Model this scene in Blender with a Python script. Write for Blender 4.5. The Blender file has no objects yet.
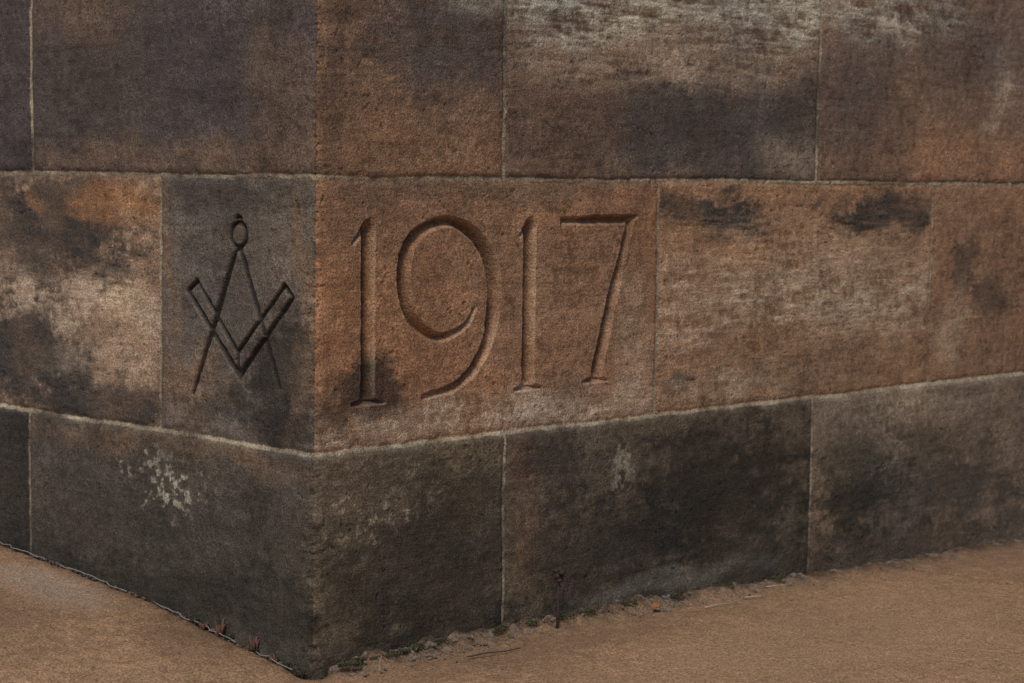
import bpy, math, random
import numpy as np
from mathutils import Vector, Matrix
rng = np.random.default_rng(1917)
random.seed(1917)
scene = bpy.context.scene

# ------------------------------------------------------------------ helpers
def lin(r, g, b):
    o = []
    for c in (r, g, b):
        c /= 255.0
        o.append(c / 12.92 if c <= 0.04045 else ((c + 0.055) / 1.055) ** 2.4)
    return np.array(o, dtype=np.float32)
TAB = [rng.random((256, 256)).astype(np.float32) for _ in range(6)]
def vnoise(x, y, k=0):
    t = TAB[k % 6]
    xi = np.floor(x).astype(np.int32); yi = np.floor(y).astype(np.int32)
    fx = (x - xi).astype(np.float32); fy = (y - yi).astype(np.float32)
    fx = fx * fx * fx * (fx * (fx * 6 - 15) + 10); fy = fy * fy * fy * (fy * (fy * 6 - 15) + 10)
    x0 = xi & 255; x1 = (xi + 1) & 255; y0 = yi & 255; y1 = (yi + 1) & 255
    a = t[y0, x0]; b = t[y0, x1]; c = t[y1, x0]; d = t[y1, x1]
    return (a + (b - a) * fx) * (1 - fy) + (c + (d - c) * fx) * fy
def fbm(x, y, f, o=4, k=0, g=0.5):
    s = 0; a = 1.0; n = 0
    for i in range(o):
        ca, sa = math.cos(.5 * i), math.sin(.5 * i)
        X_ = x * ca - y * sa; Y_ = x * sa + y * ca
        s = s + a * (vnoise(X_ * f + 17.3 * i + 5.1 * k, Y_ * f - 9.7 * i + 3.3 * k, k + i) * 2 - 1)
        n += a; a *= g; f *= 2.03
    return s / n
def fbs(x, y, f, o=4, k=0, g=0.5):
    """un-rotated version for stretched (bedding / tooling) noise"""
    s = 0; a = 1.0; n = 0
    for i in range(o):
        s = s + a * (vnoise(x * f + 17.3 * i + 5.1 * k, y * f - 9.7 * i + 3.3 * k, k + i) * 2 - 1)
        n += a; a *= g; f *= 2.03
    return s / n
def sstep(a, b, x):
    t = np.clip((x - a) / (b - a), 0, 1)
    return t * t * (3 - 2 * t)
def grid_mesh(P, mask_faces=None):
    nz, nu, _ = P.shape
    idx = np.arange(nz * nu, dtype=np.int32).reshape(nz, nu)
    q = np.stack([idx[:-1, :-1], idx[:-1, 1:], idx[1:, 1:], idx[1:, :-1]], -1).reshape(-1, 4)
    if mask_faces is not None:
        q = q[mask_faces.reshape(-1)]
    used, inv = np.unique(q.reshape(-1), return_inverse=True)
    me = bpy.data.meshes.new("m")
    me.vertices.add(len(used)); me.vertices.foreach_set("co", P.reshape(-1, 3)[used].astype(np.float32).ravel())
    n = len(q)
    me.loops.add(n * 4); me.loops.foreach_set("vertex_index", inv.astype(np.int32).ravel())
    me.polygons.add(n)
    me.polygons.foreach_set("loop_start", np.arange(0, n * 4, 4, dtype=np.int32))
    me.polygons.foreach_set("use_smooth", np.ones(n, dtype=bool))
    me.update(calc_edges=True)
    return me, used
def add_attr(me, name, col):
    a = me.attributes.new(name, 'FLOAT_COLOR', 'POINT')
    c = np.ones((len(col), 4), np.float32); c[:, :3] = col
    a.data.foreach_set("color", c.ravel())
def link(name, me, parent=None, mat=None):
    ob = bpy.data.objects.new(name, me); scene.collection.objects.link(ob)
    if parent: ob.parent = parent
    if mat: me.materials.append(mat)
    return ob

# ------------------------------------------------------------------ materials
def new_mat(name):
    m = bpy.data.materials.new(name); m.use_nodes = True
    nt = m.node_tree; nt.nodes.clear()
    out = nt.nodes.new('ShaderNodeOutputMaterial'); b = nt.nodes.new('ShaderNodeBsdfPrincipled')
    nt.links.new(b.outputs[0], out.inputs[0])
    return m, nt, b
def nz_(nt, co, scale, detail=3, rough=0.6):
    n = nt.nodes.new('ShaderNodeTexNoise'); n.inputs['Scale'].default_value = scale
    n.inputs['Detail'].default_value = detail; n.inputs['Roughness'].default_value = rough
    nt.links.new(co, n.inputs['Vector']); return n
def mrange(nt, v, a, b, c, d):
    n = nt.nodes.new('ShaderNodeMapRange'); n.inputs[1].default_value = a; n.inputs[2].default_value = b
    n.inputs[3].default_value = c; n.inputs[4].default_value = d; nt.links.new(v, n.inputs[0]); return n.outputs[0]
def grain_mat(name, grain=620., amp=(0.62, 1.42), bump=0.0011, rough=0.9, spec=0.2):
    m, nt, b = new_mat(name)
    co = nt.nodes.new('ShaderNodeTexCoord').outputs['Object']
    at = nt.nodes.new('ShaderNodeAttribute'); at.attribute_name = 'stone_colour'
    n1 = nz_(nt, co, grain, 1, 0.7)
    g = mrange(nt, n1.outputs[0], 0.32, 0.70, *amp)
    mul = nt.nodes.new('ShaderNodeVectorMath'); mul.operation = 'SCALE'
    nt.links.new(at.outputs['Color'], mul.inputs[0]); nt.links.new(g, mul.inputs['Scale'])
    nt.links.new(mul.outputs[0], b.inputs['Base Color'])
    b.inputs['Roughness'].default_value = rough; b.inputs['Specular IOR Level'].default_value = spec
    bp = nt.nodes.new('ShaderNodeBump'); bp.inputs['Strength'].default_value = 1.0; bp.inputs['Distance'].default_value = bump
    nt.links.new(n1.outputs[0], bp.inputs['Height']); nt.links.new(bp.outputs[0], b.inputs['Normal'])
    return m
def plain_mat(name, col, rough=0.8, var=0.3, scale=200):
    m, nt, b = new_mat(name)
    co = nt.nodes.new('ShaderNodeTexCoord').outputs['Object']
    n = nz_(nt, co, scale, 1)
    mix = nt.nodes.new('ShaderNodeMix'); mix.data_type = 'RGBA'
    nt.links.new(n.outputs[0], mix.inputs[0])
    mix.inputs[6].default_value = tuple(c * (1 - var) for c in col) + (1,)
    mix.inputs[7].default_value = tuple(min(1, c * (1 + var)) for c in col) + (1,)
    nt.links.new(mix.outputs[2], b.inputs['Base Color']); b.inputs['Roughness'].default_value = rough
    return m
MAT_STONE = grain_mat("weathered_red_sandstone", 430., (0.58, 1.43), 0.0013)
MAT_GROUND = grain_mat("sandy_pavement", 360., (0.58, 1.42), 0.0019)

# ------------------------------------------------------------------ wall height field (u along both faces, z up)
def axis(*segs):
    a = []
    for s0, s1, st in segs:
        n = max(1, int(round((s1 - s0) / st))); a.append(np.linspace(s0, s1, n, endpoint=False))
    a.append(np.array([segs[-1][1]])); return np.concatenate(a)
ua = axis((-3.0, -1.2, 0.04), (-1.2, -0.75, 0.006), (-0.75, -0.26, 0.0016), (-0.26, 0.62, 0.00105), (0.62, 1.72, 0.0018), (1.72, 2.2, 0.006), (2.2, 4.0, 0.04))
za = axis((-0.30, -0.06, 0.01), (-0.06, 0.30, 0.0014), (0.30, 0.585, 0.00105), (0.585, 0.94, 0.0014), (0.94, 1.3, 0.008), (1.3, 3.2, 0.04))
u, z = np.meshgrid(ua, za)
u = u.astype(np.float32); z = z.astype(np.float32)

ZJ = [-0.40, 0.269, 0.601, 0.933, 1.265, 1.597, 1.929, 2.261, 2.593, 2.925, 3.26]
VJ = {0: [-2.7, -2.0, -1.3, -0.609, 0.325, 1.003, 1.7, 2.4, 3.1, 3.8],
      1: [-2.4, -1.7, -1.0, -0.309, 0.633, 1.328, 2.02, 2.7, 3.4],
      2: [-2.7, -2.0, -1.3, -0.608, 0.321, 1.006, 1.7, 2.4, 3.1, 3.8]}
course = np.clip(np.searchsorted(np.array(ZJ), z.ravel()).reshape(z.shape) - 1, 0, 9)
wu = fbm(u, z, 9, 3, 1) * 0.0022 + fbm(u, z, 70, 2, 2) * 0.0014
wz = fbm(u, z, 7, 3, 3) * 0.0026 + fbm(u, z, 70, 2, 4) * 0.0014
dz = np.full(u.shape, 9., np.float32)
low = np.full(u.shape, 9., np.float32)
for j in ZJ:
    d = np.abs(z + wz - j)
    if j == 0.269:
        d = d - 0.0008 * sstep(0.5, 1.3, u); low = d
    dz = np.minimum(dz, d)
dv = np.full(u.shape, 9., np.float32)
for c in range(10):
    sel = course == c
    if not sel.any(): continue
    js = VJ[0] if c == 0 else (VJ[1] if c % 2 == 1 else VJ[2])
    uu = (u + wu)[sel]; m = np.full(uu.shape, 9., np.float32)
    for j in js: m = np.minimum(m, np.abs(uu - j))
    dv[sel] = m - (.0005 if c == 2 else 0)
de = np.minimum(dz, dv)
HW = 0.0025
mort = 1 - sstep(HW - 0.0009, HW + 0.0009, de)

striN = fbs(u * 0.12, z, 190, 3, 2, 0.6)
striC = fbs(u * 0.22, z + .008 * fbm(u, z, 6, 3, 1), 60, 3, 4, 0.6)
med = fbm(u, z, 16, 4, 0); fine = fbm(u, z, 110, 3, 5, 0.6); big = fbm(u, z, 4, 3, 1)
w1 = fbm(u, z, 8, 5, 2, 0.62); w2 = fbm(u, z, 8, 5, 3, 0.62)
rag = fbs(u * 0.50, z, 42, 5, 1, 0.7)
drip = fbs(u, z * 0.12, 45, 3, 2, 0.6)
tool = fbs((u + z * .35), (z - u * .06) * .18, 260, 2, 3, 0.5)   # fine chisel drag lines
salt = rng.random(u.shape).astype(np.float32)

# --- colours
ORANGE = lin(127, 87, 64); BROWN = lin(103, 77, 61); PURP = lin(78, 66, 64); SOOT = lin(56, 48, 46); BLACK = lin(41, 35, 32)
PALE = lin(160, 134, 116); CRUST = lin(148, 133, 120); GREEN = lin(58, 52, 43); RUST = lin(140, 94, 63); RED = lin(110, 78, 61)
col = np.zeros(u.shape + (3,), np.float32)
def face(u0, u1, z0, z1, c):
    s = (u >= u0) & (u < u1) & (z >= z0) & (z < z1); col[s] = c
face(-9, 9, -9, 9, BROWN)
for c in range(3, 10):
    js = [-9] + (VJ[1] if c % 2 else VJ[2]) + [9]
    for i in range(len(js) - 1):
        t = random.random(); face(js[i], js[i + 1], ZJ[c], ZJ[c + 1], PURP * (1 - t) + BROWN * t)
# base course
face(-9, -.609, -9, .269, lin(50, 42, 39)); face(-.609, 0, -9, .269, lin(73, 61, 54)); face(0, .325, -9, .269, lin(88, 71, 58))
face(.325, 1.0, -9, .269, lin(82, 67, 56)); face(1.0, 9, -9, .269, lin(104, 83, 70))
# middle course
face(-9, -.309, .269, .601, lin(129, 99, 82)); face(-.309, 0, .269, .601, lin(90, 76, 70)); face(0, .633, .269, .601, ORANGE)
face(.633, 1.328, .269, .601, lin(131, 94, 71)); face(1.328, 9, .269, .601, lin(124, 89, 68))
# upper course
face(-9, -.608, .601, .933, lin(68, 57, 58)); face(-.608, 0, .601, .933, lin(80, 66, 66)); face(0, .321, .601, .933, lin(110, 80, 63))
face(.321, 1.006, .601, .933, lin(105, 79, 65)); face(1.006, 9, .601, .933, lin(110, 83, 70))
ero = np.zeros(u.shape, np.float32)
def blob(c, cu, cz, ru, rz, s=0.8, soft=0.35, nn=0.5, lim=None, spots=0.0, er=0.0, st=0.0):
    global col, ero
    d = np.sqrt(((u + w1 * 0.07 - cu) / ru) ** 2 + ((z + w2 * 0.035 - cz) / rz) ** 2) + rag * nn + fine * .30 + striC * .20
    m = (1 - sstep(1 - soft, 1 + soft * 1.5, d)) * s
    m = m * np.clip(.95 + .45 * med + .2 * striC + .30 * fine, 0, 1.2)
    if spots: m = m * sstep(spots - 0.12, spots + 0.12, fine * 0.6 + rag * 0.5)
    if st: m = m * np.clip(1 + st * (striN * 1.1 + striC * .9 + fine * .5 + rag * .6), 0, 1.5)
    if lim: m = m * ((u >= lim[0]) & (u < lim[1]) & (z >= lim[2]) & (z < lim[3]))
    m = np.clip(m, 0, 1)
    col += (c - col) * m[..., None]
    if er: ero = ero + m * er
UL = (-.608, 0, .601, .933); UC = (0, .321, .601, .933); U3 = (.321, 1.006, .601, .933); U4 = (1.006, 9, .601, .933)
ML = (-1, -.309, .269, .601); MC = (-.309, 0, .269, .601); M1 = (0, .633, .269, .601); M3 = (.633, 1.328, .269, .601); M4 = (1.328, 9, .269, .601)
B0 = (-9, -.609, -9, .269); B1 = (-.609, 0, -9, .269); B2 = (0, .325, -9, .269); B3 = (.325, 1.003, -9, .269); B4 = (1.003, 9, -9, .269)
# upper
blob(SOOT, -.32, .74, .30, .11, .55, .6, .5, UL); blob(BROWN, -.04, .66, .05, .12, .55, .6, .4, UL); blob(BROWN, -.3, .615, .3, .02, .6, .7, .4, UL)
blob(BROWN, -.5, .82, .1, .05, .4, .7, .4, UL)
blob(PURP, .23, .79, .14, .07, .9, .45, .5, UC); blob(RUST, .16, .63, .16, .035, .35, .7, .4, UC); blob(RUST, .01, .75, .008, .2, .5, .5, .5, UC)
blob(CRUST, .27, .835, .06, .02, .6, .5, .7, UC); blob(SOOT, .03, .68, .03, .08, .4, .6, .5, UC)
blob(PURP, .76, .67, .38, .068, .95, .55, .5, U3); blob(SOOT, .72, .68, .28, .042, .5, .8, .6, U3); blob(RED, .42, .70, .1, .08, .5, .6, .4, U3)
blob(CRUST, .49, .845, .18, .048, .88, .4, .6, U3, 0, 1.1, 1.2); blob(CRUST, .87, .860, .2, .055, .72, .4, .6, U3, 0, 1.0, 1.2)
blob(PALE, .96, .65, .06, .03, .35, .6, .5, U3); blob(PALE, .60, .77, .26, .035, .32, .7, .5, U3, 0, .3, .9)
blob(RUST, 1.42, .64, .28, .045, .5, .6, .5, U4); blob(PALE, 1.53, .75, .03, .07, .4, .6, .6, U4, 0, .3, .5); blob(CRUST, 1.18, .875, .2, .04, .6, .5, .6, U4, 0, .8, 1.1)
blob(PURP, 1.12, .73, .1, .1, .6, .8, .5, U4); blob(PURP, 1.42, .82, .14, .05, .6, .8, .5, U4)
# middle
blob(SOOT, -.57, .53, .22, .070, .90, .42, .8, ML, 0, -.3); blob(RUST, -.40, .56, .08, .025, .7, .5, .8, ML); blob(PALE, -.5, .425, .3, .035, .40, .5, .5, ML, 0, .7, 1.1)
blob(SOOT, -.66, .35, .18, .060, .92, .38, .7, ML, 0, -.5); blob(SOOT, -.46, .295, .20, .034, .90, .38, .7, ML, 0, -.5); blob(PALE, -.42, .35, .1, .02, .35, .5, .5, ML, 0, .3, .8)
blob(RUST, -.60, .56, .03, .012, .4, .5, .9, ML)
blob(BROWN, -.23, .33, .07, .05, .7, .5, .6, MC); blob(BLACK, -.05, .345, .060, .055, .82, .45, .8, MC); blob(BROWN, -.015, .46, .02, .15, .6, .6, .5, MC)
blob(SOOT, -.15, .44, .06, .10, .35, .6, .5, MC); blob(BROWN, -.29, .5, .015, .12, .6, .6, .5, MC); blob(BLACK, -.12, .30, .12, .018, .5, .5, .6, MC)
blob(SOOT, -.15, .575, .14, .02, .6, .5, .6, MC)
blob(BLACK, .090, .350, .062, .027, .85, .5, .9, M1); blob(SOOT, .03, .33, .04, .03, .5, .6, .9, M1)
blob(PALE, .36, .292, .30, .022, .65, .7, .6, M1, 0, 0, .7); blob(PALE, .59, .36, .045, .09, .4, .7, .6, M1); blob(BROWN, .35, .592, .33, .012, .8, .6, .5, M1)
blob(BROWN, .62, .5, .012, .12, .5, .6, .5, M1); blob(RUST, .04, .48, .03, .12, .3, .7, .5, M1); blob(BROWN, .30, .5, .08, .08, .35, .8, .5, M1)
blob(BROWN, .10, .55, .10, .04, .4, .8, .5, M1); blob(PALE, .45, .45, .1, .1, .18, .8, .5, M1)
blob(SOOT, .75, .548, .100, .034, .78, .4, .9, M3, 0, -.6, -.3); blob(SOOT, 1.20, .562, .15, .028, .85, .38, .8, M3, 0, -.6, -.2); blob(PALE, .97, .425, .36, .055, .52, .8, .5, M3, 0, .7, 1.0)
blob(PALE, .98, .51, .2, .03, .25, .8, .5, M3, 0, .4, .8)
blob(SOOT, .69, .315, .035, .014, .75, .4, .9, M3, 0, -.6); blob(PALE, .80, .30, .18, .02, .4, .6, .5, M3, 0, .2, .6); blob(RUST, .85, .50, .2, .02, .3, .6, .5, M3)
blob(BROWN, 1.0, .32, .3, .03, .4, .7, .5, M3)
blob(SOOT, 1.42, .46, .035, .045, .6, .5, .8, M4); blob(SOOT, 1.50, .41, .04, .03, .55, .5, .8, M4); blob(PALE, 1.40, .36, .04, .05, .4, .6, .5, M4)
# base
blob(GREEN, -.18, .09, .22, .08, .4, .6, .6, B1); blob(BROWN, -.3, .255, .32, .014, .6, .6, .5, B1)
blob(SOOT, -.40, .14, .2, .08, .5, .6, .6, B1); blob(CRUST, -.27, .195, .065, .036, .62, .4, .4, B1, .28); blob(CRUST, -.335, .228, .05, .02, .45, .4, .4, B1, .28)
blob(BLACK, .18, .09, .16, .085, .75, .6, .8, B2); blob(GREEN, .25, .17, .07, .06, .4, .6, .6, B2); blob(CRUST, .1, .2, .15, .05, .3, .5, .5, B2, .34)
blob(BLACK, .78, .135, .20, .085, .88, .5, .8, B3); blob(BLACK, .55, .09, .16, .06, .65, .5, .8, B3); blob(RED, .35, .17, .02, .1, .5, .5, .5, B3)
blob(CRUST, .545, .205, .02, .035, .33, .5, .6, B3, -.05); blob(CRUST, .68, .018, .17, .014, .55, .5, .8, B3); blob(BLACK, .40, .22, .06, .03, .5, .6, .8, B3)
blob(GREEN, 1.13, .13, .10, .08, .80, .5, .8, B4); blob(SOOT, 1.38, .09, .22, .045, .75, .5, .8, B4); blob(BLACK, 1.12, .10, .07, .04, .6, .5, .8, B4); blob(GREEN, 1.35, .17, .12, .03, .4, .5, .8, B4)
blob(PALE, 1.25, .235, .2, .02, .3, .6, .6, B4)
blob(BLACK, -.3, .055, .9, .03, .6, .6, .8, B1); blob(BLACK, .8, .0, 1.2, .035, .6, .6, .8, (0, 9, -9, .269))
# universal mottling
lum = 1 + 0.30 * med + 0.20 * rag + 0.34 * fine + 0.15 * striN + 0.14 * big + .09 * striC + .10 * drip + .10 * tool
col *= np.clip(lum, 0.3, 2)[..., None]
hue = fbm(u, z, 6, 3, 5); col[..., 0] *= 1 + 0.05 * hue; col[..., 2] *= 1 - 0.09 * hue
col *= np.where(salt > .985, 1.75, np.where(salt < .03, .6, 1))[..., None]
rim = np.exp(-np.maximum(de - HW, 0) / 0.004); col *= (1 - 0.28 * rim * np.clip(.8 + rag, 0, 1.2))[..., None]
MORT = lin(134, 116, 100); mcol = MORT * (1 + 0.35 * med + 0.45 * fine)[..., None]
mvis = mort * np.clip(0.66 + 0.7 * med + 0.6 * rag, 0.2, 1)
mvis = np.where(z < 0.26, mvis * 0.8, mvis)
col += (mcol - col) * mvis[..., None]
lip = np.exp(-(np.maximum(low, 0) / 0.006) ** 2) * np.clip(0.1 + 1.2 * rag + .6 * med, 0, 1) * 0.35
col += (lin(146, 126, 110) - col) * lip[..., None]

# --- relief
h = 0.0012 * med + 0.0007 * fine + 0.0016 * big + 0.00030 * striN + .0004 * striC + .00030 * tool
h += ero * (0.0018 * striC + 0.0010 * striN + 0.0022 * rag - 0.0008)
chipe = np.clip(fbm(u, z, 38, 4, 2, .6) * 2 - .25, 0, 1)
h -= 0.0030 * np.exp(-np.maximum(de - HW, 0) / (0.0024 + .006 * chipe))
h = np.where(mort > 0, h * (1 - mort) + mort * (-0.0020 + 0.0014 * fine + 0.0012 * med), h)
pl = 1 - sstep(0.262, 0.275, z + wz); h += 0.005 * pl
pn = fbm(u, z, 140, 2, 3) + .3 * med
pits = sstep(0.66, 0.80, pn); h -= 0.0010 * pits; col *= (1 - 0.30 * pits)[..., None]
chip = np.exp(-(u / 0.008) ** 2); cn = fbm(u * 0.4, z, 60, 4, 4, .6)
h -= chip * (0.0012 + 0.008 * np.clip(cn, 0, 1) + 0.0015 * np.abs(fine)) * np.where(z > .6, 1.7, 1)
col += (RUST * 0.8 - col) * (chip * np.clip(cn * 2, 0, 1) * 0.5 * (z > .3))[..., None]
col *= (1 - .5 * chip * np.clip(-cn * 2.2, 0, 1))[..., None]

# --- carvings -------------------------------------------------------
def cr(pts, n=40):
    P = np.array(pts, float); P = np.vstack([2 * P[0] - P[1], P, 2 * P[-1] - P[-2]]); out = []
    for i in range(1, len(P) - 2):
        t = np.linspace(0, 1, n, endpoint=False)[:, None]
        a, b, c, d = P[i - 1], P[i], P[i + 1], P[i + 2]
        out.append(0.5 * ((2 * b) + (-a + c) * t + (2 * a - 5 * b + 4 * c - d) * t * t + (-a + 3 * b - 3 * c + d) * t ** 3))
    out.append(P[-2][None]); return np.vstack(out)
def ln(pts, n=60):
    P = np.array(pts, float); out = []
    for i in range(len(P) - 1):
        t = np.linspace(0, 1, n)[:, None]; out.append(P[i] * (1 - t) + P[i + 1] * t)
    return np.vstack(out)
def carve(box, strokes):
    i0, i1 = np.searchsorted(ua, [box[0], box[1]]); j0, j1 = np.searchsorted(za, [box[2], box[3]])
    U = u[j0:j1, i0:i1]; Zz = z[j0:j1, i0:i1]
    wob = 0.0009 * fbm(U, Zz, 60, 3, 2)
    D = np.full(U.shape, -1., np.float32)
    for s in strokes:
        for q in s:
            x0, y0, r = q
            a0, a1 = np.searchsorted(U[0], [x0 - r - .002, x0 + r + .002]); b0, b1 = np.searchsorted(Zz[:, 0], [y0 - r - .002, y0 + r + .002])
            if a1 <= a0 or b1 <= b0: continue
            dd = r - np.sqrt((U[b0:b1, a0:a1] - x0) ** 2 + (Zz[b0:b1, a0:a1] - y0) ** 2)
            D[b0:b1, a0:a1] = np.maximum(D[b0:b1, a0:a1], dd)
    full = np.full(u.shape, -1., np.float32); full[j0:j1, i0:i1] = D + wob
    return full
def one(cx, left, top, w, sL, sR, zt=.551, zb=.325):
    return [ln([(cx - .0005, zt - .012, w), (cx, .44, w * .97), (cx, zb + .012, w)], 200),
            cr([(cx + .003, zt, .0026), (cx - .004, zt - .006, .0056), (cx - .014, zt - .018, .0042), (left, top, .0024)]),
            ln([(cx + .003, zt, .003), (cx, zt - .014, w)], 20),
            ln([(sL, zb, .0026), (cx, zb + .003, .0060), (sR, zb, .0026)], 80),
            ln([(cx - .010, zb + .003, .003), (cx, zb + .016, w)], 30), ln([(cx + .010, zb + .003, .003), (cx, zb + .016, w)], 30)]
date = one(.0845, .060, .5225, .0114, .060, .113) + one(.3700, .349, .527, .0122, .345, .3955)
date.append(cr([(.2677, .4352, .0034), (.248, .4125, .0052), (.2005, .4013, .0066), (.1600, .427, .0102), (.1435, .4747, .0124), (.154, .520, .0106), (.1930, .5445, .0078),
                (.2355, .545, .0080), (.2765, .522, .0108), (.3005, .4829, .0134), (.3035, .435, .0130), (.2870, .382, .0096), (.2445, .341, .0072), (.180, .3265, .0042)], 60))
date += [ln([(.4335, .547, .0050), (.500, .5475, .0074), (.560, .5475, .0072), (.583, .551, .0036)], 100),
         cr([(.434, .547, .0050), (.4335, .538, .0046), (.438, .524, .0022)]),
         ln([(.5715, .542, .0068), (.536, .436, .0108), (.5065, .340, .0110)], 160), ln([(.583, .551, .002), (.571, .540, .0062)], 40),
         ln([(.479, .3265, .0026), (.504, .330, .0060), (.527, .3265, .0026)], 80), ln([(.497, .330, .003), (.508, .345, .0095)], 30), ln([(.516, .330, .003), (.508, .345, .0095)], 30)]
th = np.linspace(0, 2 * np.pi, 180)
ring = np.stack([-.1470 + .0150 * np.cos(th), .5290 + .0155 * np.sin(th), np.full(180, .0040)], 1)
q = .0040
sq = [ring, ln([(-.153, .5485, .003), (-.149, .5515, .004), (-.142, .550, .003)], 20),
      ln([(-.151, .511, .0042), (-.158, .497, .0056), (-.185, .438, .0062), (-.2366, .3246, .0046)], 120), ln([(-.143, .511, .0042), (-.1376, .500, .0052), (-.108, .437, .0056), (-.0650, .345, .0040)], 120),
      ln([(-.152, .511, .004), (-.141, .511, .004)], 20),
      ln([(-.1434, .3533, .0054), (-.0416, .4563, q), (-.0566, .470, q), (-.1476, .3828, q)], 130),
      ln([(-.1434, .3533, .0054), (-.2493, .4545, q), (-.2305, .468, q), (-.1476, .3828, q)], 130),
      ln([(-.1434, .3533, .0050), (-.1476, .3828, .0036)], 30)]
Dd = carve((.04, .62, .30, .58), date); Dc = carve((-.28, -.02, .30, .58), sq)
def cut(D, slope, maxd):
    d = np.clip(D + 0.0002, 0, None) * slope
    return maxd * (1 - np.exp(-(d / maxd)))
cutd = cut(Dd, 2.1, .040); cutc = cut(Dc, 1.9, .014)
h = h - cutd - cutc
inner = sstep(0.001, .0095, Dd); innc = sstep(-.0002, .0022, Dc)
col += (lin(58, 42, 35) - col) * (inner * .62 * np.clip(.85 + rag, 0, 1))[..., None]  # dirt in the letter bottoms, with groove shade painted into the same tint
col += (lin(28, 24, 23) - col) * (innc * 0.85)[..., None]  # compass grooves: dirt plus their overcast shade, painted in as a dark colour
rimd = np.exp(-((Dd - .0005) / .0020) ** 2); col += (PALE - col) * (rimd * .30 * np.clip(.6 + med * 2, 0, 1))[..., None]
# --- positions
r = 0.006
sq_ = np.sqrt(u * u + r * r); X = 0.5 * (u + sq_); Y = 0.5 * (-u + sq_)
L = np.sqrt(X * X + Y * Y); nx = -Y / L; ny = -X / L
P = np.stack([X + nx * h, Y + ny * h, z], -1)
K = 1.62
def dull(c, a):
    l = c @ np.array([.3, .55, .15], np.float32); return c * (1 - a) + l[..., None] * a
col = dull(col, .10); col[..., 0] *= .965; col[..., 1] *= 1.045; col[..., 2] *= .95
col = np.clip(col * K, 0.008, 0.9)
def cellmask(D):
    m = D > -0.0006
    return (m[:-1, :-1] | m[1:, :-1] | m[:-1, 1:] | m[1:, 1:])
md = cellmask(Dd); mc = cellmask(Dc)
bld = bpy.data.objects.new("sandstone_building", None); scene.collection.objects.link(bld)
def mk(name, mask, parent):
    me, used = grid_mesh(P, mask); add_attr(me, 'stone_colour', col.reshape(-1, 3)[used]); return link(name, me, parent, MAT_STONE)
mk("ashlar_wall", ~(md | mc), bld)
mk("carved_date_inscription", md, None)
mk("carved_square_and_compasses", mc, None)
def box(name, x0, x1, y0, y1, z0, z1, mat, parent):
    v = [(x, y, zz) for zz in (z0, z1) for x, y in ((x0, y0), (x1, y0), (x1, y1), (x0, y1))]
    f = [(0, 3, 2, 1), (4, 5, 6, 7), (0, 1, 5, 4), (1, 2, 6, 5), (2, 3, 7, 6), (3, 0, 4, 7)]
    me = bpy.data.meshes.new(name); me.from_pydata(v, [], f); me.update(); return link(name, me, parent, mat)
box("masonry_core", .05, 4.0, .05, 3.0, -.3, 3.19, plain_mat("core_stone", (.16, .11, .09)), bld)
box("roof_slab", -.03, 4.05, -.03, 3.05, 3.2, 3.3, plain_mat("coping_stone", (.16, .11, .09)), bld)

# ------------------------------------------------------------------ pavement
def outer(a, b, n): return np.geomspace(a, b, n)
xa = np.concatenate([-outer(.6, 150, 26)[::-1], axis((-.58, -.002, .0024), (-.002, 1.75, .0026)), 1.75 + outer(.03, 150, 26)])
ya = np.concatenate([-.80 - outer(.03, 150, 26)[::-1], axis((-.80, .85, .0024)), .85 + outer(.03, 150, 26)])
gx, gy = np.meshgrid(xa, ya); gx = gx.astype(np.float32); gy = gy.astype(np.float32)
def prof_l(y): return np.interp(y, [-1, 0, .05, .16, .33, .53, .69, .9, 1.3], [0, 0, .008, .024, .046, .064, .074, .084, .09])
def prof_r(x): return np.interp(x, [-1, 0, .3, .6, .99, 1.33, 1.61, 2.5], [0, 0, .004, 0.0, -.010, -.019, -.025, -.03])
def ground_z(x, y):
    return prof_l(y) * (1 - sstep(.1, .6, x)) + prof_r(x)
gm = fbm(gx, gy, 5, 4, 1); gf = fbm(gx, gy, 60, 4, 2, .6); gff = fbm(gx, gy, 150, 3, 3, .7); gs = rng.random(gx.shape)
gz = ground_z(gx, gy) + .0016 * gm + .0008 * gf + .0010 * gff
dw = np.where((gx > 0) & (gy < 0), -gy, np.where((gy > 0) & (gx < 0), -gx, np.sqrt(gx ** 2 + gy ** 2)))
dw = np.where((gx > 0) & (gy > 0), 0, dw)
edge = dw + .004 * gf + .003 * gm
left = gx < 0.02
gz -= np.where(left, .014 * np.exp(-(edge / .011) ** 2), 0)
fil = np.interp(gx, [0, .02, .1, .6, .9, 1.2], [0, .3, 1, .9, .6, .3]) * (gy < .02) * (gy > -.3)
gz += fil * (.014 + .012 * fbm(gx, gy, 45, 4, 4, .6)) * (1 - sstep(.006, .044, edge + .022 * fbm(gx, gy, 30, 3, 5)))
G0 = lin(142, 112, 85)
gc = G0 * np.clip(1 + .24 * gm + .18 * gf + .26 * gff, .4, 1.6)[..., None]
gc *= np.where(gs > .98, 1.4, np.where(gs < .04, .6, 1))[..., None]
def gblob(c, cx, cy, rx, ry, s, soft=.5):
    global gc
    d = np.sqrt(((gx - cx) / rx) ** 2 + ((gy - cy) / ry) ** 2) + .6 * gf + .4 * gm
    gc = gc + (c - gc) * ((1 - sstep(1 - soft, 1 + soft, d)) * s)[..., None]
gblob(lin(152, 132, 114), -.09, .44, .05, .12, .7); gblob(lin(98, 77, 59), -.22, .35, .10, .2, .45, .8); gblob(lin(100, 78, 58), -.05, .18, .06, .1, .5, .8)
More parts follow.
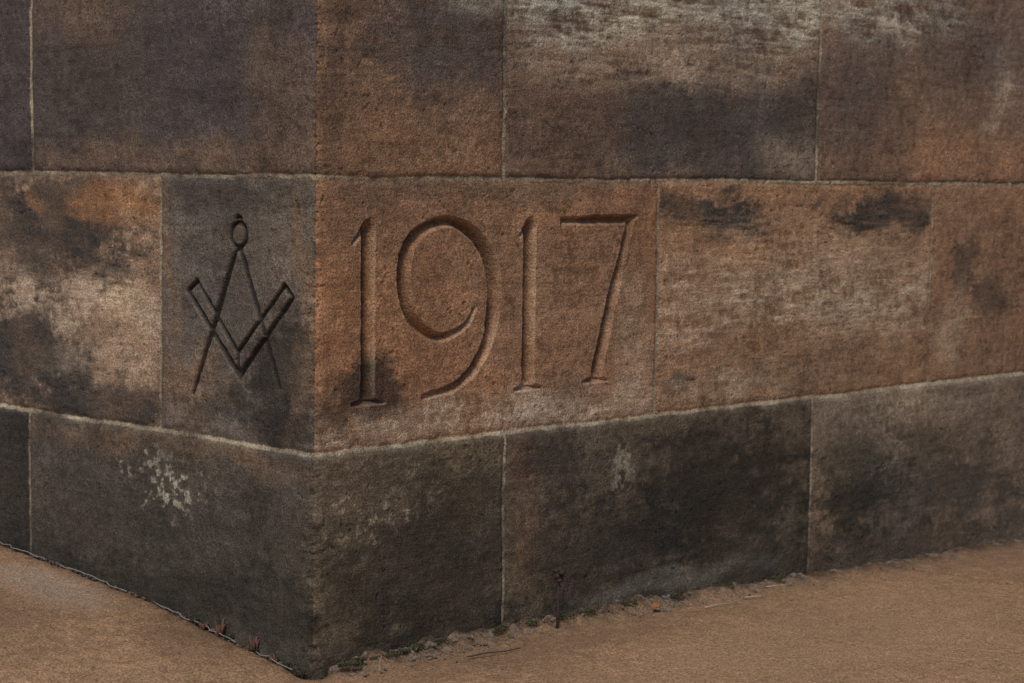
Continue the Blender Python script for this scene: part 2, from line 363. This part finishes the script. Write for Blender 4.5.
gblob(lin(154, 124, 96), .6, -.3, .3, .12, .35, .8); gblob(lin(108, 86, 67), 1.5, -.1, .3, .08, .5, .8); gblob(lin(108, 84, 63), .35, -.10, .25, .06, .5, .8)
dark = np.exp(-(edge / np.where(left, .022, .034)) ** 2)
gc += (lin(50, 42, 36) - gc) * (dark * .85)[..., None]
near_wall = np.exp(-np.maximum(edge, 0) / .07); gc *= (1 - .32 * near_wall * np.clip(.7 + 2 * gm, 0, 1.3))[..., None]  # pavement colour darkens unevenly towards the wall
crum = (fil > .2) * sstep(.05, .32, fbm(gx, gy, 75, 3, 1)) * np.exp(-(edge / .034) ** 2)
gc += (lin(128, 114, 100) - gc) * (crum * .6)[..., None]
jx = np.abs(gx + .003 * fbm(gx, gy, 12, 3, 2) - 1.213 + .1 * (gy + .1)); j = np.exp(-(jx / .007) ** 2) * (gy < 0)
gz -= .011 * j; gc += (lin(46, 37, 31) - gc) * (j * .95)[..., None]
GP = np.stack([gx, gy, gz], -1)
me, used = grid_mesh(GP); add_attr(me, 'stone_colour', np.clip(gc.reshape(-1, 3)[used] * 1.35, .01, .9)); link("pavement", me, None, MAT_GROUND)

# ------------------------------------------------------------------ debris & plants
def gz_at(x, y): return float(ground_z(np.float32(x), np.float32(y)))
import bmesh
def tube(bm, pts, rads, n=7):
    rings = []
    for i, p in enumerate(pts):
        p = Vector(p); a = Vector(pts[max(0, i - 1)]); b = Vector(pts[min(len(pts) - 1, i + 1)])
        t = (b - a).normalized(); s = t.cross(Vector((.3, .2, 1)) if abs(t.z) < .9 else Vector((1, 0, 0))).normalized(); w = t.cross(s)
        rings.append([bm.verts.new(p + (s * math.cos(k * 2 * math.pi / n) + w * math.sin(k * 2 * math.pi / n)) * rads[i]) for k in range(n)])
    for a, b in zip(rings[:-1], rings[1:]):
        for k in range(n): bm.faces.new((a[k], a[(k + 1) % n], b[(k + 1) % n], b[k]))
    bm.faces.new(rings[0][::-1]); bm.faces.new(rings[-1])
def finish(bm, name, mat, smooth=True):
    bmesh.ops.recalc_face_normals(bm, faces=bm.faces[:])
    me = bpy.data.meshes.new(name); bm.to_mesh(me); bm.free()
    if smooth: me.polygons.foreach_set("use_smooth", [True] * len(me.polygons))
    return link(name, me, None, mat)
def pebbles(name, n, place, size, mat):
    bm = bmesh.new()
    for _ in range(n):
        x, y, zz = place(); s = size()
        M = Matrix.Translation((x, y, zz + s * .3)) @ Matrix.Rotation(random.random() * 6.3, 4, 'Z') @ Matrix.Rotation(random.random() * 3, 4, 'X') @ Matrix.Diagonal((s * random.uniform(.8, 1.6), s, s * random.uniform(.5, .9), 1))
        r_ = bmesh.ops.create_icosphere(bm, subdivisions=1, radius=1)
        for v in r_['verts']: v.co = M @ (v.co * random.uniform(.75, 1.2))
    return finish(bm, name, mat, False)
def pr():
    x = random.choice([random.uniform(.04, .72), random.gauss(.16, .07), random.gauss(.60, .08), random.uniform(.05, 1.3)]); x = max(.03, x)
    y = -.008 - abs(random.gauss(0, .020)); return x, y, gz_at(x, y) + (.009 if y > -.026 and x < .9 else .001)
def pl_():
    y = random.uniform(.01, .6); x = -.004 - abs(random.gauss(0, .014)); return x, y, gz_at(x, y) - .003
pebbles("mortar_rubble", 700, pr, lambda: random.choice([.0008, .0010, .0013, .0017, .0026]) * random.uniform(.7, 1.5), plain_mat("rubble_mat", (.17, .135, .105), .95, .8, 60))
pebbles("grit", 380, pl_, lambda: random.uniform(.0008, .0026), plain_mat("grit_mat", (.13, .095, .072), .95, .8, 60))
def moss(name, spots, n, mat, sz=.0028):
    bm = bmesh.new()
    for (cx, cy, cz, rr) in spots:
        for _ in range(n):
            a = random.random() * 6.3; d = rr * math.sqrt(random.random()); p = Vector((cx + math.cos(a) * d, cy + math.sin(a) * d * .5, cz + random.random() * rr * .4))
            t = Vector((random.gauss(0, 1), random.gauss(0, 1), random.uniform(.2, 1.4))).normalized() * sz * random.uniform(.6, 1.5); s = t.cross(Vector((random.random(), random.random(), .1))).normalized() * sz * .35
            bm.faces.new([bm.verts.new(q_) for q_ in (p, p + t * .5 + s, p + t, p + t * .5 - s)])
    return finish(bm, name, mat, False)
moss("moss", [(x, -.016 - .014 * random.random(), gz_at(x, -.015) + .009, random.uniform(.007, .018)) for x in (.03, .045, .06, .08, .10, .13, .155, .2, .3, .36, .42, .47, .56, .66, .78, .9)] +
     [(-.010, y, gz_at(-.01, y) - .001, random.uniform(.004, .010)) for y in (.01, .02, .04, .06, .1, .15, .22)], 170, plain_mat("moss_mat", (.066, .064, .028), .9, .5, 90))
bm = bmesh.new(); bx, by = .398, -.036; b0 = gz_at(bx, by) - .001
tube(bm, [(bx - .003, by, b0), (bx - .001, by, b0 + .02), (bx + .002, by + .003, b0 + .045), (bx + .004, by + .004, b0 + .070)], [.0020, .0017, .0014, .0012])
for k in range(11):
    a = k * .7; c = Vector((bx + .004 + .006 * math.cos(a), by + .004 + .004 * math.sin(a), b0 + .073 + .0070 * math.sin(k * 1.9)))
    r_ = bmesh.ops.create_icosphere(bm, subdivisions=1, radius=.0046)
    for v in r_['verts']: v.co = v.co * random.uniform(.6, 1.1) + c
tube(bm, [(bx, by + .002, b0 + .03), (bx + .006, by, b0 + .036), (bx + .009, by, b0 + .044)], [.0011, .001, .0008], 5)
tube(bm, [(bx, by, b0 + .012), (bx - .007, by - .002, b0 + .020), (bx - .010, by, b0 + .030)], [.0010, .0009, .0006], 5)
finish(bm, "dried_plant_stem", plain_mat("dead_stem_mat", (.050, .024, .022), .8))
def sprout(x, y, hgt):
    bm = bmesh.new(); b = gz_at(x, y) - .006
    for k in range(7):
        a = random.random() * 6.3; l = hgt * random.uniform(.5, 1)
        tube(bm, [(x, y, b), (x + .003 * math.cos(a), y + .003 * math.sin(a), b + l * .6), (x + .006 * math.cos(a), y + .006 * math.sin(a), b + l)], [.0012, .0024, .0008], 5)
    finish(bm, "withered_sprout", plain_mat("sprout_mat", (.13, .055, .033), .8))
sprout(-.012, .165, .028); sprout(-.012, .098, .026); sprout(-.011, .060, .016); sprout(-.012, .20, .012)
def twig(name, pts, rad, mat):
    bm = bmesh.new(); tube(bm, [(x, y, gz_at(x, y) + dz_) for x, y, dz_ in pts], [rad * (1 - .12 * i) for i in range(len(pts))], 6); finish(bm, name, mat)
tm = plain_mat("twig_mat", (.05, .035, .03)); sm = plain_mat("straw_mat", (.42, .36, .28))
twig("fallen_twig", [(.190, -.075, .003), (.215, -.08, .004), (.245, -.088, .003), (.27, -.089, .003)], .0012, tm)
twig("dry_straw", [(.66, -.075, .003), (.69, -.072, .003), (.73, -.078, .003)], .001, sm); twig("dry_straw", [(.77, -.06, .003), (.81, -.07, .003)], .001, sm)
twig("dry_straw", [(.86, -.03, .004), (.92, -.035, .003)], .0009, sm)
for seg in ((.02, .10), (.13, .30), (.36, .52), (.55, .75)):
    ys = np.arange(seg[0], seg[1], .012)
    bm = bmesh.new(); tube(bm, [(-.012 - .007 * random.random(), y, gz_at(-.01, y) + .001 + .002 * random.random()) for y in ys], [.0007] * len(ys), 5)
    finish(bm, "frayed_cord", plain_mat("cord_mat", (.26, .24, .22)))
bm = bmesh.new(); lx, ly = .588, -.046; lz = gz_at(lx, ly) + .006
vs = [bm.verts.new((lx + a, ly + b, lz + c)) for a, b, c in ((-.009, 0, .001), (-.003, -.006, .003), (.004, -.005, .004), (.010, 0, .001), (.004, .005, .006), (-.003, .005, .005))]
cen = bm.verts.new((lx, ly, lz)); [bm.faces.new((vs[i], vs[(i + 1) % 6], cen)) for i in range(6)]
finish(bm, "fallen_leaf", plain_mat("leaf_mat", (.36, .13, .04)), False)

# ------------------------------------------------------------------ light
S = Vector((-.66, -.42, 1.0)).normalized()
w = bpy.data.worlds.new("World"); scene.world = w; w.use_nodes = True
nt = w.node_tree; bg = nt.nodes['Background']; sky = nt.nodes.new('ShaderNodeTexSky'); sky.sky_type = 'NISHITA'; sky.sun_disc = False
sky.sun_elevation = math.asin(S.z); sky.sun_rotation = math.atan2(S.x, S.y)
nt.links.new(sky.outputs[0], bg.inputs[0]); bg.inputs[1].default_value = 0.085
sl = bpy.data.lights.new("sun", 'SUN'); sl.energy = 1.85; sl.angle = math.radians(15); sl.color = (1, .94, .85)
so = bpy.data.objects.new("sun", sl); scene.collection.objects.link(so); so.rotation_euler = S.to_track_quat('Z', 'Y').to_euler(); so.location = (-2, -2, 4)

# ------------------------------------------------------------------ camera
F = Vector((.717, .697, 0)).normalized(); R = Vector((F.y, -F.x, 0)); Z = Vector((0, 0, 1))
p = math.atan(171 / 2096); ro = .0133
f = F * math.cos(p) - Z * math.sin(p); U_ = F * math.sin(p) + Z * math.cos(p)
cx_ = R * math.cos(ro) + U_ * math.sin(ro); cy_ = -R * math.sin(ro) + U_ * math.cos(ro)
cam = bpy.data.cameras.new("camera"); co = bpy.data.objects.new("camera", cam); scene.collection.objects.link(co)
M = Matrix((cx_, cy_, -f)).transposed().to_4x4(); M.translation = Vector((-1.628, -1.912, .613)); co.matrix_world = M
cam.sensor_width = 36; cam.lens = 2096 / 1024 * 36; cam.clip_end = 500; cam.clip_start = .05
cam.dof.use_dof = True; cam.dof.focus_distance = 2.6; cam.dof.aperture_fstop = 11
scene.camera = co
scene.view_settings.view_transform = 'Standard'; scene.view_settings.look = 'None'; scene.view_settings.exposure = 0
